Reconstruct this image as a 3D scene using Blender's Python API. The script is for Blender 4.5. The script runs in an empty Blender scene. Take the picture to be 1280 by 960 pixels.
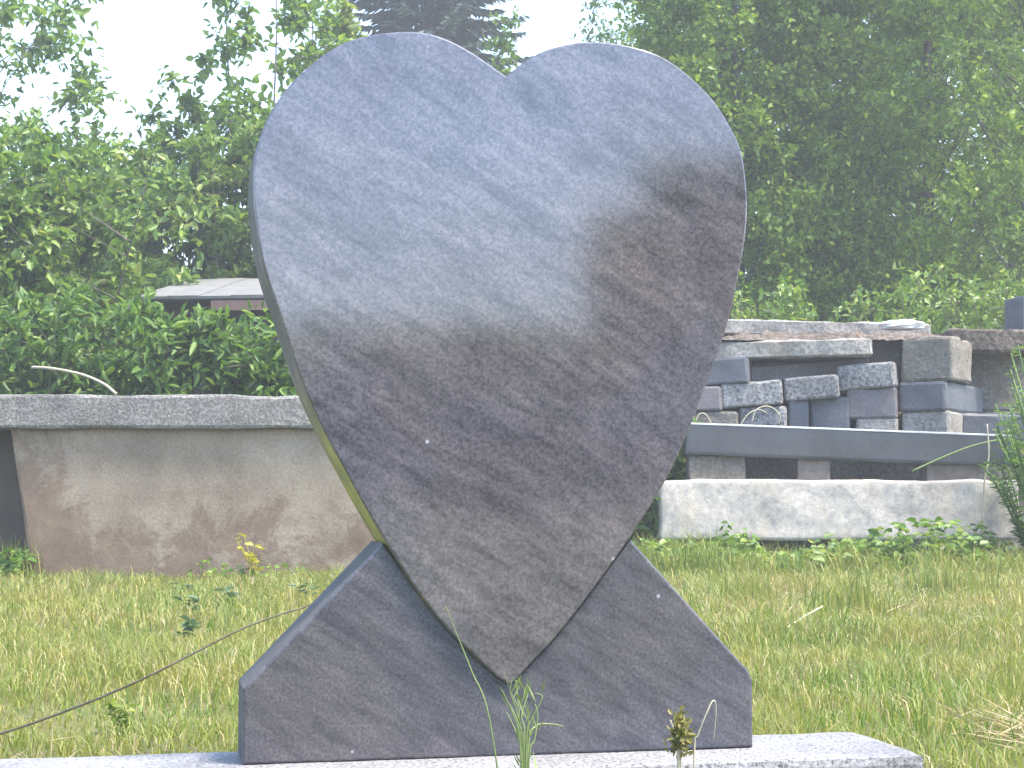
import bpy, bmesh, math, random
import numpy as np
from mathutils import Vector, Matrix, noise
random.seed(7); rng = np.random.default_rng(7)
R = math.radians
sc = bpy.context.scene
col = sc.collection

# ------------------------------------------------------------------ camera
F_PX = 2150.0; HOR = 600.0; CAM_H = 0.56
PITCH = math.atan((HOR - 480.0) / F_PX)
cam = bpy.data.cameras.new('camera'); cam_o = bpy.data.objects.new('camera', cam); col.objects.link(cam_o)
cam.sensor_fit = 'HORIZONTAL'; cam.sensor_width = 36.0; cam.lens = 36.0 * F_PX / 1280.0
cam.clip_start = 0.05; cam.clip_end = 3000
cam_o.location = (0, 0, CAM_H); cam_o.rotation_euler = (math.pi / 2 + PITCH, 0, 0)
sc.camera = cam_o

# ------------------------------------------------------------------ sky, sun, exposure
SUN_EL = R(60); S_H = Vector((0.92, -0.39, 0)).normalized()
SUN_DIR = Vector((S_H.x * math.cos(SUN_EL), S_H.y * math.cos(SUN_EL), math.sin(SUN_EL)))
w = bpy.data.worlds.new('World'); sc.world = w; w.use_nodes = True
wn = w.node_tree.nodes; wl = w.node_tree.links
sky = wn.new('ShaderNodeTexSky'); sky.sky_type = 'NISHITA'; sky.sun_disc = False
sky.sun_elevation = SUN_EL; sky.sun_rotation = math.atan2(S_H.x, S_H.y)
sky.air_density = 1.0; sky.dust_density = 1.2; sky.ozone_density = 1.0
wl.new(sky.outputs[0], wn['Background'].inputs[0]); wn['Background'].inputs[1].default_value = 0.14
sun = bpy.data.lights.new('sun', 'SUN'); sun.energy = 2.2; sun.angle = R(18); sun.color = (1.0, 0.90, 0.74)
sun_o = bpy.data.objects.new('sun', sun); col.objects.link(sun_o)
sun_o.rotation_euler = SUN_DIR.to_track_quat('Z', 'Y').to_euler(); sun_o.location = (6, -3, 12)
sc.view_settings.view_transform = 'Standard'; sc.view_settings.look = 'None'
sc.view_settings.gamma = 1.0; sc.view_settings.exposure = 2.28

# ------------------------------------------------------------------ pixel -> direction helpers
CP, SP = math.cos(PITCH), math.sin(PITCH)
def ray(px, py):
    a, b = (px - 640.0) / F_PX, (480.0 - py) / F_PX
    return Vector((a, CP - b * SP, SP + b * CP))
CAM = Vector((0, 0, CAM_H))
def at(px, py, Y):
    d = ray(px, py); return CAM + d * (Y / d.y)
def on_z(px, py, z):
    d = ray(px, py); return CAM + d * ((z - CAM_H) / d.z)

# ------------------------------------------------------------------ object helpers
def tag(o, label=None, cat=None, group=None, kind=None):
    if label: o['label'] = label
    if cat: o['category'] = cat
    if group: o['group'] = group
    if kind: o['kind'] = kind
    return o
def link_mesh(name, me, mats, parent=None):
    o = bpy.data.objects.new(name, me); col.objects.link(o)
    for m in (mats if isinstance(mats, (list, tuple)) else [mats]): me.materials.append(m)
    if parent: o.parent = parent
    return o
def empty(name, loc=(0, 0, 0), rz=0.0):
    o = bpy.data.objects.new(name, None); col.objects.link(o)
    o.location = loc; o.rotation_euler = (0, 0, rz); o.empty_display_size = 0.1
    return o
def np_mesh(name, V, Fs, sizes):
    """V (n,3); Fs flat vertex index array; sizes: verts per face"""
    me = bpy.data.meshes.new(name)
    me.vertices.add(len(V)); me.vertices.foreach_set('co', np.asarray(V, np.float32).ravel())
    me.loops.add(len(Fs)); me.loops.foreach_set('vertex_index', np.asarray(Fs, np.int32))
    sizes = np.asarray(sizes, np.int32)
    st = np.zeros(len(sizes), np.int32); st[1:] = np.cumsum(sizes)[:-1]
    me.polygons.add(len(sizes)); me.polygons.foreach_set('loop_start', st)
    me.update(calc_edges=True); me.validate()
    return me
def norm(a): return a / np.maximum(np.linalg.norm(a, axis=-1, keepdims=True), 1e-9)

class Geo:
    """collects tubes and leaves as arrays and builds one mesh"""
    def __init__(s): s.V = []; s.F = []; s.S = []; s.n = 0
    def add(s, V, F, S):
        s.V.append(np.asarray(V, float)); s.F.append(np.asarray(F).ravel() + s.n); s.S.append(np.asarray(S)); s.n += len(V)
    def tube(s, pts, rad, k=5):
        pts = np.asarray(pts, float); n = len(pts); rad = np.broadcast_to(rad, (n,))
        t = norm(np.gradient(pts, axis=0)); ref = np.array([0.3, 0.9, 0.1]) if abs(t[0][2]) > .8 else np.array([0, 0, 1.0])
        a = norm(np.cross(t, ref)); b = np.cross(t, a)
        ang = np.arange(k) * 2 * np.pi / k
        V = pts[:, None, :] + rad[:, None, None] * (np.cos(ang)[None, :, None] * a[:, None, :] + np.sin(ang)[None, :, None] * b[:, None, :])
        i = np.arange(n - 1)[:, None]; j = np.arange(k)[None, :]; j2 = (j + 1) % k
        F = np.stack([i * k + j, i * k + j2, (i + 1) * k + j2, (i + 1) * k + j], -1).reshape(-1, 4)
        Fl = list(F.ravel()) + list(range(k))[::-1] + [(n - 1) * k + q for q in range(k)]
        s.add(V.reshape(-1, 3), Fl, [4] * len(F) + [k, k])
    def leaves(s, P, D, N, L, W, fold=.25, curl=.15):
        """P base points, D direction, N up-ish normal, L lengths, W widths : rhombic folded leaves (2 quads)"""
        D = norm(D); Sd = norm(np.cross(D, N)); U = np.cross(Sd, D)
        L = L[:, None]; W = W[:, None]
        tip = P + D * L - U * L * curl
        m1 = P + D * L * .30; m2 = P + D * L * .68 - U * L * curl * .4
        l1 = m1 + Sd * W * .46 + U * W * fold; r1 = m1 - Sd * W * .46 + U * W * fold
        l2 = m2 + Sd * W * .36 + U * W * fold; r2 = m2 - Sd * W * .36 + U * W * fold
        V = np.stack([P, l1, l2, tip, r2, r1], 1).reshape(-1, 3); n = len(P)
        q = np.arange(n)[:, None] * 6
        F = np.concatenate([q + np.array([[0, 3, 2, 1]]), q + np.array([[0, 5, 4, 3]])], 1)
        s.add(V, F, [4] * (2 * n))
    def leaves4(s, P, D, N, L, W, fold=.2):
        D = norm(D); Sd = norm(np.cross(D, N)); U = np.cross(Sd, D); L = L[:, None]; W = W[:, None]
        m = P + D * L * .45 + U * W * fold
        V = np.stack([P, m + Sd * W * .5, P + D * L, m - Sd * W * .5], 1).reshape(-1, 3); n = len(P)
        q = np.arange(n)[:, None] * 4
        F = np.concatenate([q + np.array([[0, 2, 1]]), q + np.array([[0, 3, 2]])], 1)
        s.add(V, F, [3] * (2 * n))
    def blades(s, P, D, H, W, bend):
        """grass blades: P base, D lean direction (unit xy), H height, W width, bend = lean at tip / height"""
        n = len(P); a = rng.uniform(0, 2 * np.pi, n); Sd = np.stack([np.cos(a), np.sin(a), np.zeros(n)], 1) * W[:, None] * .5
        up = np.array([0, 0, 1.0]); h = H[:, None]; b = bend[:, None]
        m = P + up * h * .55 + D * h * b * .3; t = P + up * h * (1 - .35 * b) + D * h * b
        V = np.stack([P - Sd, P + Sd, m + Sd * .8, m - Sd * .8, t], 1).reshape(-1, 3)
        q = np.arange(n)[:, None] * 5
        F = np.concatenate([q + np.array([[0, 1, 2, 3]]), q + np.array([[3, 2, 4]])], 1)
        s.add(V, F, np.tile([4, 3], n))
    def build(s, name, mat, parent=None):
        if not s.V: return None
        me = np_mesh(name, np.concatenate(s.V), np.concatenate(s.F), np.concatenate(s.S))
        return link_mesh(name, me, mat, parent)

# ------------------------------------------------------------------ materials
def mat(name):
    m = bpy.data.materials.new(name); m.use_nodes = True
    return m, m.node_tree.nodes, m.node_tree.links, m.node_tree.nodes['Principled BSDF']
def ramp(n, stops, interp='LINEAR'):
    r = n.new('ShaderNodeValToRGB'); r.color_ramp.interpolation = interp
    e = r.color_ramp.elements
    while len(e) < len(stops): e.new(0.5)
    for el, (p, c) in zip(e, stops): el.position = p; el.color = (*c, 1) if len(c) == 3 else c
    return r
def coord(n, l, kind='Object', scale=(1, 1, 1), rot=(0, 0, 0), loc=(0, 0, 0)):
    tc = n.new('ShaderNodeTexCoord'); mp = n.new('ShaderNodeMapping')
    mp.inputs['Scale'].default_value = scale; mp.inputs['Rotation'].default_value = rot; mp.inputs['Location'].default_value = loc
    l.new(tc.outputs[kind], mp.inputs[0]); return mp.outputs[0]
def noise_n(n, l, vec, scale, detail=6, rough=.6, dist=0.0):
    t = n.new('ShaderNodeTexNoise'); t.inputs['Scale'].default_value = scale; t.inputs['Detail'].default_value = detail
    t.inputs['Roughness'].default_value = rough; t.inputs['Distortion'].default_value = dist
    if vec is not None: l.new(vec, t.inputs['Vector'])
    return t
def mixc(n, l, fac, a, b, mode='MIX'):
    m = n.new('ShaderNodeMix'); m.data_type = 'RGBA'; m.blend_type = mode
    for s, v in ((m.inputs[0], fac), (m.inputs[6], a), (m.inputs[7], b)):
        if isinstance(v, (int, float)): s.default_value = v
        elif isinstance(v, tuple): s.default_value = (*v, 1)
        else: l.new(v, s)
    return m.outputs[2]
def mathn(n, l, op, a, b=0.0, clamp=False):
    m = n.new('ShaderNodeMath'); m.operation = op; m.use_clamp = clamp
    for s, v in ((m.inputs[0], a), (m.inputs[1], b)):
        if isinstance(v, (int, float)): s.default_value = v
        else: l.new(v, s)
    return m.outputs[0]
def bump(n, l, bs, h, strength, dist=.01):
    b = n.new('ShaderNodeBump'); b.inputs['Strength'].default_value = strength; b.inputs['Distance'].default_value = dist
    l.new(h, b.inputs['Height']); l.new(b.outputs[0], bs.inputs['Normal'])

def polished_stone(name='polished_veined_granite', ior=1.98, r0=.045, r1=.10, mul=(1.27, 1.23, 1.30)):
    m, n, l, b = mat(name)
    # streaks run from upper left to lower right of the face
    v = coord(n, l, 'Object', (1, 1, 1), (0, R(-32), 0))
    sv = n.new('ShaderNodeMapping'); sv.inputs['Scale'].default_value = (2.3, 3.0, 9.0); l.new(v, sv.inputs[0])
    sv2 = n.new('ShaderNodeMapping'); sv2.inputs['Scale'].default_value = (12, 14, 52); sv2.inputs['Location'].default_value = (3, 1, 5); l.new(v, sv2.inputs[0])
    a = noise_n(n, l, sv.outputs[0], 1.0, 6, .62, .5)
    c = noise_n(n, l, sv2.outputs[0], 1.0, 5, .65, .4)
    big = noise_n(n, l, v, 2.2, 3, .5, .3)
    base = ramp(n, [(.28, (.046, .045, .048)), (.44, (.066, .063, .066)), (.56, (.078, .073, .074)), (.74, (.098, .089, .088))]); l.new(a.outputs[0], base.inputs[0])
    fine = ramp(n, [(.28, (.58, .58, .60)), (.5, (.98, .98, 1.0)), (.72, (1.36, 1.33, 1.30))]); l.new(c.outputs[0], fine.inputs[0])
    cc = mixc(n, l, 1.0, base.outputs[0], fine.outputs[0], 'MULTIPLY')
    tint = ramp(n, [(.38, (.95, .98, 1.06)), (.62, (1.06, .99, .94))]); l.new(big.outputs[0], tint.inputs[0])
    cc = mixc(n, l, 1.0, cc, tint.outputs[0], 'MULTIPLY')
    g = coord(n, l, 'Object'); gr = noise_n(n, l, g, 210, 3, .7)
    grain = ramp(n, [(.33, (.60, .60, .62)), (.5, (1, 1, 1)), (.66, (1.42, 1.4, 1.4))]); l.new(gr.outputs[0], grain.inputs[0])
    cc = mixc(n, l, 1.0, cc, grain.outputs[0], 'MULTIPLY')
    vo = n.new('ShaderNodeTexVoronoi'); vo.inputs['Scale'].default_value = 26; l.new(g, vo.inputs['Vector'])
    sp = ramp(n, [(.0, (1, 1, 1)), (.06, (1, 1, 1)), (.10, (0, 0, 0))]); l.new(vo.outputs['Distance'], sp.inputs[0])
    rnd = n.new('ShaderNodeSeparateColor'); l.new(vo.outputs['Color'], rnd.inputs[0])
    spf = mathn(n, l, 'MULTIPLY', sp.outputs[0], mathn(n, l, 'GREATER_THAN', rnd.outputs[0], .93))
    cc = mixc(n, l, mathn(n, l, 'MULTIPLY', spf, .6), cc, (.42, .43, .46))
    cc = mixc(n, l, 1.0, cc, mul, 'MULTIPLY')
    l.new(cc, b.inputs['Base Color'])
    rr = n.new('ShaderNodeMapRange'); rr.inputs[3].default_value = r0; rr.inputs[4].default_value = r1
    l.new(c.outputs[0], rr.inputs[0]); l.new(rr.outputs[0], b.inputs['Roughness'])
    b.inputs['IOR'].default_value = ior
    b.inputs['Specular Tint'].default_value = (.80, .88, 1, 1)  # blue of the reflected sky put into the reflection tint
    sl = n.new('ShaderNodeMapRange'); sl.inputs[1].default_value = .3; sl.inputs[2].default_value = .7; sl.inputs[3].default_value = .34; sl.inputs[4].default_value = .68
    l.new(mathn(n, l, 'ADD', mathn(n, l, 'MULTIPLY', c.outputs[0], .35), mathn(n, l, 'ADD', mathn(n, l, 'MULTIPLY', gr.outputs[0], .3), mathn(n, l, 'MULTIPLY', a.outputs[0], .35))), sl.inputs[0]); l.new(sl.outputs[0], b.inputs['Specular IOR Level'])
    bump(n, l, b, gr.outputs[0], .02, .001)
    return m
def stone_side(moss_amt=1.0, name='sawn_stone_edge_with_moss'):
    m, n, l, b = mat(name)
    g = coord(n, l, 'Object'); a = noise_n(n, l, g, 9, 6, .65); f = noise_n(n, l, g, 120, 3, .7)
    base = ramp(n, [(.3, (.075, .072, .066)), (.52, (.15, .138, .126)), (.7, (.27, .235, .205))]); l.new(a.outputs[0], base.inputs[0])
    fr = ramp(n, [(.3, (.7, .7, .7)), (.7, (1.3, 1.3, 1.3))]); l.new(f.outputs[0], fr.inputs[0])
    cc = mixc(n, l, 1.0, base.outputs[0], fr.outputs[0], 'MULTIPLY')
    sep = n.new('ShaderNodeSeparateXYZ'); tc = n.new('ShaderNodeTexCoord'); l.new(tc.outputs['Object'], sep.inputs[0])
    lo = n.new('ShaderNodeMapRange'); lo.inputs[1].default_value = .62; lo.inputs[2].default_value = .44; l.new(sep.outputs[2], lo.inputs[0])
    mn = noise_n(n, l, g, 14, 5, .6)
    mf = mathn(n, l, 'MULTIPLY', lo.outputs[0], mathn(n, l, 'ADD', mathn(n, l, 'MULTIPLY', mn.outputs[0], 1.4), .15), True)
    moss = ramp(n, [(.3, (.26, .245, .045)), (.7, (.42, .385, .08))]); l.new(mn.outputs[0], moss.inputs[0])
    up = n.new('ShaderNodeMapRange'); up.inputs[1].default_value = .60; up.inputs[2].default_value = .80; l.new(sep.outputs[2], up.inputs[0])
    alg = mathn(n, l, 'MULTIPLY', up.outputs[0], mathn(n, l, 'MULTIPLY', a.outputs[0], .7), True)
    cc = mixc(n, l, alg, cc, (.075, .085, .055))
    l.new(mixc(n, l, mathn(n, l, 'MULTIPLY', mf, moss_amt), cc, moss.outputs[0]), b.inputs['Base Color'])
    b.inputs['Roughness'].default_value = .8
    bump(n, l, b, f.outputs[0], .3, .003)
    return m
def speckled(name, cols, scale=90, rough=.75, big=3.0, bstr=.4, stain=None, spots=.0):
    m, n, l, b = mat(name)
    oi = n.new('ShaderNodeObjectInfo'); g = coord(n, l, 'Object')
    ad = n.new('ShaderNodeVectorMath'); ad.operation = 'ADD'; l.new(g, ad.inputs[0])
    sc_ = n.new('ShaderNodeVectorMath'); sc_.operation = 'SCALE'; sc_.inputs[3].default_value = 1.0
    l.new(oi.outputs['Location'], sc_.inputs[0]); l.new(sc_.outputs[0], ad.inputs[1]); g = ad.outputs[0]
    f = noise_n(n, l, g, scale, 3, .75); a = noise_n(n, l, g, big, 6, .62, .3)
    c1 = ramp(n, [(.34, cols[0]), (.5, cols[1]), (.66, cols[2])]); l.new(f.outputs[0], c1.inputs[0])
    c2 = ramp(n, [(.3, (.62, .61, .60)), (.5, (1, 1, 1)), (.72, (1.25, 1.24, 1.2))]); l.new(a.outputs[0], c2.inputs[0])
    cc = mixc(n, l, 1.0, c1.outputs[0], c2.outputs[0], 'MULTIPLY')
    if stain:
        s = noise_n(n, l, g, big * 1.7, 7, .66, .6); sr = ramp(n, [(.52, (0, 0, 0)), (.68, (1, 1, 1))]); l.new(s.outputs[0], sr.inputs[0])
        cc = mixc(n, l, mathn(n, l, 'MULTIPLY', sr.outputs[0], stain[1]), cc, stain[0])
    l.new(cc, b.inputs['Base Color']); b.inputs['Roughness'].default_value = rough
    h = mathn(n, l, 'ADD', mathn(n, l, 'MULTIPLY', f.outputs[0], .5), a.outputs[0])
    bump(n, l, b, h, bstr, .02)
    return m
def leaf_mat(name, stops, trans=.35, rough=.5, patch=None):
    m, n, l, b = mat(name)
    g = n.new('ShaderNodeNewGeometry'); r = ramp(n, stops); l.new(g.outputs['Random Per Island'], r.inputs[0])
    cc = r.outputs[0]
    if patch:
        v = coord(n, l, 'Object'); t = noise_n(n, l, v, patch[0], 4, .6); pr = ramp(n, [(.40, (0, 0, 0)), (.62, (1, 1, 1))]); l.new(t.outputs[0], pr.inputs[0])
        cc = mixc(n, l, mathn(n, l, 'MULTIPLY', pr.outputs[0], patch[2]), cc, patch[1])
    l.new(cc, b.inputs['Base Color']); b.inputs['Roughness'].default_value = rough
    tr = n.new('ShaderNodeBsdfTranslucent'); l.new(mixc(n, l, 1.0, cc, (1.25, 1.3, .7), 'MULTIPLY'), tr.inputs[0])
    mx = n.new('ShaderNodeMixShader'); mx.inputs[0].default_value = trans
    l.new(b.outputs[0], mx.inputs[1]); l.new(tr.outputs[0], mx.inputs[2]); l.new(mx.outputs[0], n['Material Output'].inputs[0])
    return m
def plain(name, c0, c1, scale=12, rough=.8, bstr=.3):
    m, n, l, b = mat(name); g = coord(n, l, 'Object'); a = noise_n(n, l, g, scale, 6, .65)
    r = ramp(n, [(.3, c0), (.7, c1)]); l.new(a.outputs[0], r.inputs[0]); l.new(r.outputs[0], b.inputs['Base Color'])
    b.inputs['Roughness'].default_value = rough; bump(n, l, b, a.outputs[0], bstr, .01); return m

M = {}
M['heart'] = polished_stone(); M['base'] = polished_stone('honed_veined_granite', 1.55, .34, .46, (1.06, 1.08, 1.13)); M['edge'] = stone_side(); M['base_edge'] = plain('sawn_base_edge', (.065, .062, .060), (.11, .105, .10), 20, .85, .15)
M['plinth'] = speckled('light_speckled_granite', ((.040, .040, .048), (.238, .238, .251), (.343, .343, .350)), 150, .6, 4, .15)
M['speck'] = speckled('salt_and_pepper_granite', ((.048, .046, .050), (.198, .198, .200), (.332, .327, .321)), 48, .75, 3, .3)
M['bluegrey'] = speckled('blue_grey_granite', ((.060, .066, .082), (.085, .094, .112), (.121, .129, .142)), 90, .55, 3, .2)
M['purple'] = speckled('purple_grey_granite', ((.101, .091, .101), (.135, .123, .131), (.168, .156, .158)), 80, .6, 3, .2)
M['rough'] = speckled('rough_grey_stone', ((.089, .081, .072), (.150, .140, .121), (.218, .201, .176)), 40, .85, 2.6, .7, ((.137, .097, .060), .55))
M['lightrough'] = speckled('rough_light_granite', ((.142, .138, .131), (.242, .231, .215), (.342, .324, .300)), 42, .8, 3, .6, ((.214, .166, .111), .4))
M['pale'] = speckled('pale_split_stone', ((.319, .296, .285), (.444, .403, .365), (.549, .501, .438)), 16, .75, 2.2, .35, ((.425, .346, .255), .55))
M['beam'] = speckled('polished_dark_beam', ((.054, .056, .066), (.067, .070, .080), (.083, .087, .097)), 120, .32, 2, .05)
M['beam_highlight'] = speckled('beam_edge_highlight', ((.5, .5, .52), (.6, .6, .62), (.7, .7, .72)), 120, .5, 2, .05)  # near-white: sky glint on the beam's chamfer put into the colour
M['debris'] = speckled('brown_mossy_grit', ((.042, .033, .024), (.096, .075, .060), (.180, .150, .126)), 30, .95, 5, .9)
M['wood'] = plain('weathered_timber', (.098, .074, .059), (.225, .197, .180), 9)
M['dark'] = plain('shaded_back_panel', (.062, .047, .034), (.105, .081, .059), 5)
M['bark'] = plain('bark', (.06, .05, .04), (.14, .12, .10), 14)
M['palebark'] = plain('pale_bark', (.16, .15, .13), (.32, .30, .27), 14)
M['tin'] = plain('grey_sheet_roof', (.149, .150, .151), (.223, .222, .224), 4, .6)
M['rust'] = plain('rusty_red_sheet', (.132, .081, .068), (.204, .136, .118), 5, .8)
M['boards'] = plain('dark_shed_boards', (.035, .03, .028), (.075, .065, .06), 6)
M['white'] = plain('white_plastic_film', (.72, .73, .75), (.85, .85, .86), 20, .5, .2)
M['straw'] = leaf_mat('dry_straw', [(0, (.28, .22, .11)), (.5, (.40, .33, .18)), (1, (.50, .43, .28))], .2, .7)
M['grass'] = leaf_mat('grass_blades', [(0, (.093, .160, .028)), (.35, (.140, .220, .036)), (.65, (.199, .270, .047)), (.88, (.292, .308, .070)), (1, (.467, .374, .161))], .35, .5, (1.7, (.292, .259, .066), .78))

# ------------------------------------------------------------------ ground
def concrete_mat():
    m, n, l, b = mat('stained_concrete')
    g = coord(n, l, 'Object'); f = noise_n(n, l, g, 60, 4, .75); a = noise_n(n, l, g, 2.2, 6, .6)
    base = ramp(n, [(.3, (.175, .138, .100)), (.5, (.265, .215, .160)), (.7, (.33, .28, .215))]); l.new(a.outputs[0], base.inputs[0])
    fr = ramp(n, [(.3, (.72, .72, .72)), (.7, (1.25, 1.25, 1.25))]); l.new(f.outputs[0], fr.inputs[0])
    cc = mixc(n, l, 1.0, base.outputs[0], fr.outputs[0], 'MULTIPLY')
    s = noise_n(n, l, g, 3.4, 10, .78, .4); sep = n.new('ShaderNodeSeparateXYZ'); tc = n.new('ShaderNodeTexCoord'); l.new(tc.outputs['Object'], sep.inputs[0])
    hgt = n.new('ShaderNodeMapRange'); hgt.inputs[1].default_value = .70; hgt.inputs[2].default_value = .30; hgt.inputs[3].default_value = -.17; hgt.inputs[4].default_value = .05; l.new(sep.outputs[2], hgt.inputs[0])
    left = n.new('ShaderNodeMapRange'); left.inputs[1].default_value = .45; left.inputs[2].default_value = .0; left.inputs[3].default_value = 0; left.inputs[4].default_value = .22; l.new(sep.outputs[0], left.inputs[0])
    ss = mathn(n, l, 'ADD', mathn(n, l, 'ADD', s.outputs[0], hgt.outputs[0]), left.outputs[0])
    sr = ramp(n, [(.47, (0, 0, 0)), (.57, (1, 1, 1))]); l.new(ss, sr.inputs[0])
    sc2 = ramp(n, [(.35, (.105, .062, .042)), (.6, (.18, .12, .08)), (.75, (.25, .19, .125))]); l.new(noise_n(n, l, g, 7, 5, .7).outputs[0], sc2.inputs[0])
    cc = mixc(n, l, mathn(n, l, 'MULTIPLY', sr.outputs[0], .75), cc, sc2.outputs[0])
    l.new(cc, b.inputs['Base Color']); b.inputs['Roughness'].default_value = .9
    bump(n, l, b, mathn(n, l, 'ADD', f.outputs[0], a.outputs[0]), .35, .01)
    return m
def ground_mat():
    m, n, l, b = mat('thatch_and_soil'); g = coord(n, l, 'Object')
    a = noise_n(n, l, g, 1.3, 6, .65); f = noise_n(n, l, g, 45, 5, .75)
    c = ramp(n, [(.3, (.09, .10, .035)), (.5, (.16, .16, .055)), (.7, (.24, .20, .10))]); l.new(a.outputs[0], c.inputs[0])
    fr = ramp(n, [(.3, (.5, .5, .5)), (.7, (1.4, 1.4, 1.3))]); l.new(f.outputs[0], fr.inputs[0])
    l.new(mixc(n, l, 1.0, c.outputs[0], fr.outputs[0], 'MULTIPLY'), b.inputs['Base Color']); b.inputs['Roughness'].default_value = .95
    bump(n, l, b, f.outputs[0], .8, .03); return m
def gz(x, y):
    return 0.018 * noise.noise(Vector((x * .9, y * .9, 0.3))) + .008 * noise.noise(Vector((x * 3, y * 3, 2)))
ax = np.concatenate([[-900, -300, -120, -60, -30, -18], np.arange(-10, 10.01, .25), [18, 30, 60, 120, 300, 900]])
ay = np.concatenate([[-900, -300, -120, -60, -30, -12, -6], np.arange(-3, 20.01, .25), [30, 45, 80, 140, 300, 900]])
V = [(x, y, gz(x, y) if abs(x) <= 10 and -3 <= y <= 20 else 0) for y in ay for x in ax]
nx, ny = len(ax), len(ay)
Fq = [(j * nx + i, j * nx + i + 1, (j + 1) * nx + i + 1, (j + 1) * nx + i) for j in range(ny - 1) for i in range(nx - 1)]
gm = bpy.data.meshes.new('ground'); gm.from_pydata(V, [], Fq); gm.update()
for p in gm.polygons: p.use_smooth = True
tag(link_mesh('ground', gm, ground_mat()), 'grassy ground of the old stone yard', None, None, 'structure')

# ------------------------------------------------------------------ heart gravestone, base and plinth
PHI = math.atan(0.2156); UX = Vector((math.cos(PHI), math.sin(PHI), 0)); NO = Vector((math.sin(PHI), -math.cos(PHI), 0))
PL_TOP = 0.12
O = on_z(622, 945, PL_TOP)                       # front bottom centre of the base stone
def loc_uv(px, py, off=0.0):                     # pixel -> (u, z) on the vertical plane 'off' metres in front of the base face
    d = ray(px, py); P0 = O + NO * off; t = (P0 - CAM).dot(NO) / d.dot(NO); P = CAM + d * t
    return ((P - O).dot(UX), P.z - O.z)
def catmull(pts, k=5):
    P = [Vector(p) for p in pts]; P = [P[0] * 2 - P[1]] + P + [P[-1] * 2 - P[-2]]; out = []
    for i in range(1, len(P) - 2):
        for q in range(k):
            t = q / k; a, b, c, d = P[i - 1:i + 3]
            out.append(.5 * ((2 * b) + (c - a) * t + (2 * a - 5 * b + 4 * c - d) * t * t + (3 * b - a - 3 * c + d) * t ** 3))
    return [tuple(v) for v in out] + [tuple(P[-2])]
HEART_OFF = 0.012
right_px = [(633, 95), (660, 74), (691, 60), (738, 52), (790, 58), (837, 76), (885, 117), (913, 158), (928, 194), (934, 245), (933, 285), (927, 325), (911, 400), (887, 470), (861, 538), (837, 592), (812, 634), (787, 673), (760, 711), (731, 751), (694, 797), (655, 839), (637, 856)]
left_px = [(637, 856), (618, 842), (567, 794), (530, 749), (499, 704), (466, 650), (438, 600), (406, 540), (383, 490), (365, 440), (349, 391), (331, 338), (321, 285), (317, 242), (320, 190), (339, 139), (371, 97), (415, 62), (450, 47), (494, 40), (537, 42), (581, 60), (633, 95)]
def prism(name, uv, y0, y1, mats, chamfer=.004, parent=None):
    """uv outline (clockwise or not) extruded along the stone's depth from y0 (front) to y1 (back)"""
    bm = bmesh.new()
    f0 = [bm.verts.new((u, y0, z)) for u, z in uv]; f1 = [bm.verts.new((u, y1, z)) for u, z in uv]
    ff = bm.faces.new(f0); fb = bm.faces.new(f1[::-1]); n = len(uv)
    ff.material_index = 0; fb.material_index = 1
    sides = []
    for i in range(n):
        f = bm.faces.new((f0[i], f1[i], f1[(i + 1) % n], f0[(i + 1) % n])); f.material_index = 1; sides.append(f)
    bmesh.ops.recalc_face_normals(bm, faces=bm.faces)
    if chamfer:
        ed = [e for e in bm.edges if ff in e.link_faces]
        r = bmesh.ops.bevel(bm, geom=ed, offset=chamfer, segments=2, affect='EDGES', profile=.5)
        for f in r['faces']: f.material_index = 0
    me = bpy.data.meshes.new(name); bm.to_mesh(me); bm.free()
    return link_mesh(name, me, mats, parent)
stone = empty('heart_gravestone', (O.x, O.y, O.z), PHI)
tag(stone, 'grey veined granite gravestone, polished heart set in a sloping base', 'gravestone')
huv = [loc_uv(*p, HEART_OFF) for p in catmull(right_px, 4)[:-1] + catmull(left_px, 4)[:-1]]
prism('heart', huv, -HEART_OFF, .128, [M['heart'], M['edge']], .003, stone)
notch_px = [(478, 679), (499, 704), (530, 749), (567, 794), (618, 842), (636, 854), (655, 839), (694, 797), (731, 751), (760, 711), (788, 674)]
buv = [loc_uv(303, 956.5), loc_uv(304, 861), ] + [loc_uv(*p) for p in notch_px] + [loc_uv(926, 828), loc_uv(935, 837), loc_uv(941, 850), loc_uv(941.5, 933)]
zb = 0.0
buv[0] = (buv[0][0], zb); buv[-1] = (buv[-1][0], zb)
# the notch lies 2 mm inside the heart so that both stones touch
prism('base_stone', buv, 0.0, .125, [M['base'], M['base_edge']], .004, stone)

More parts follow.
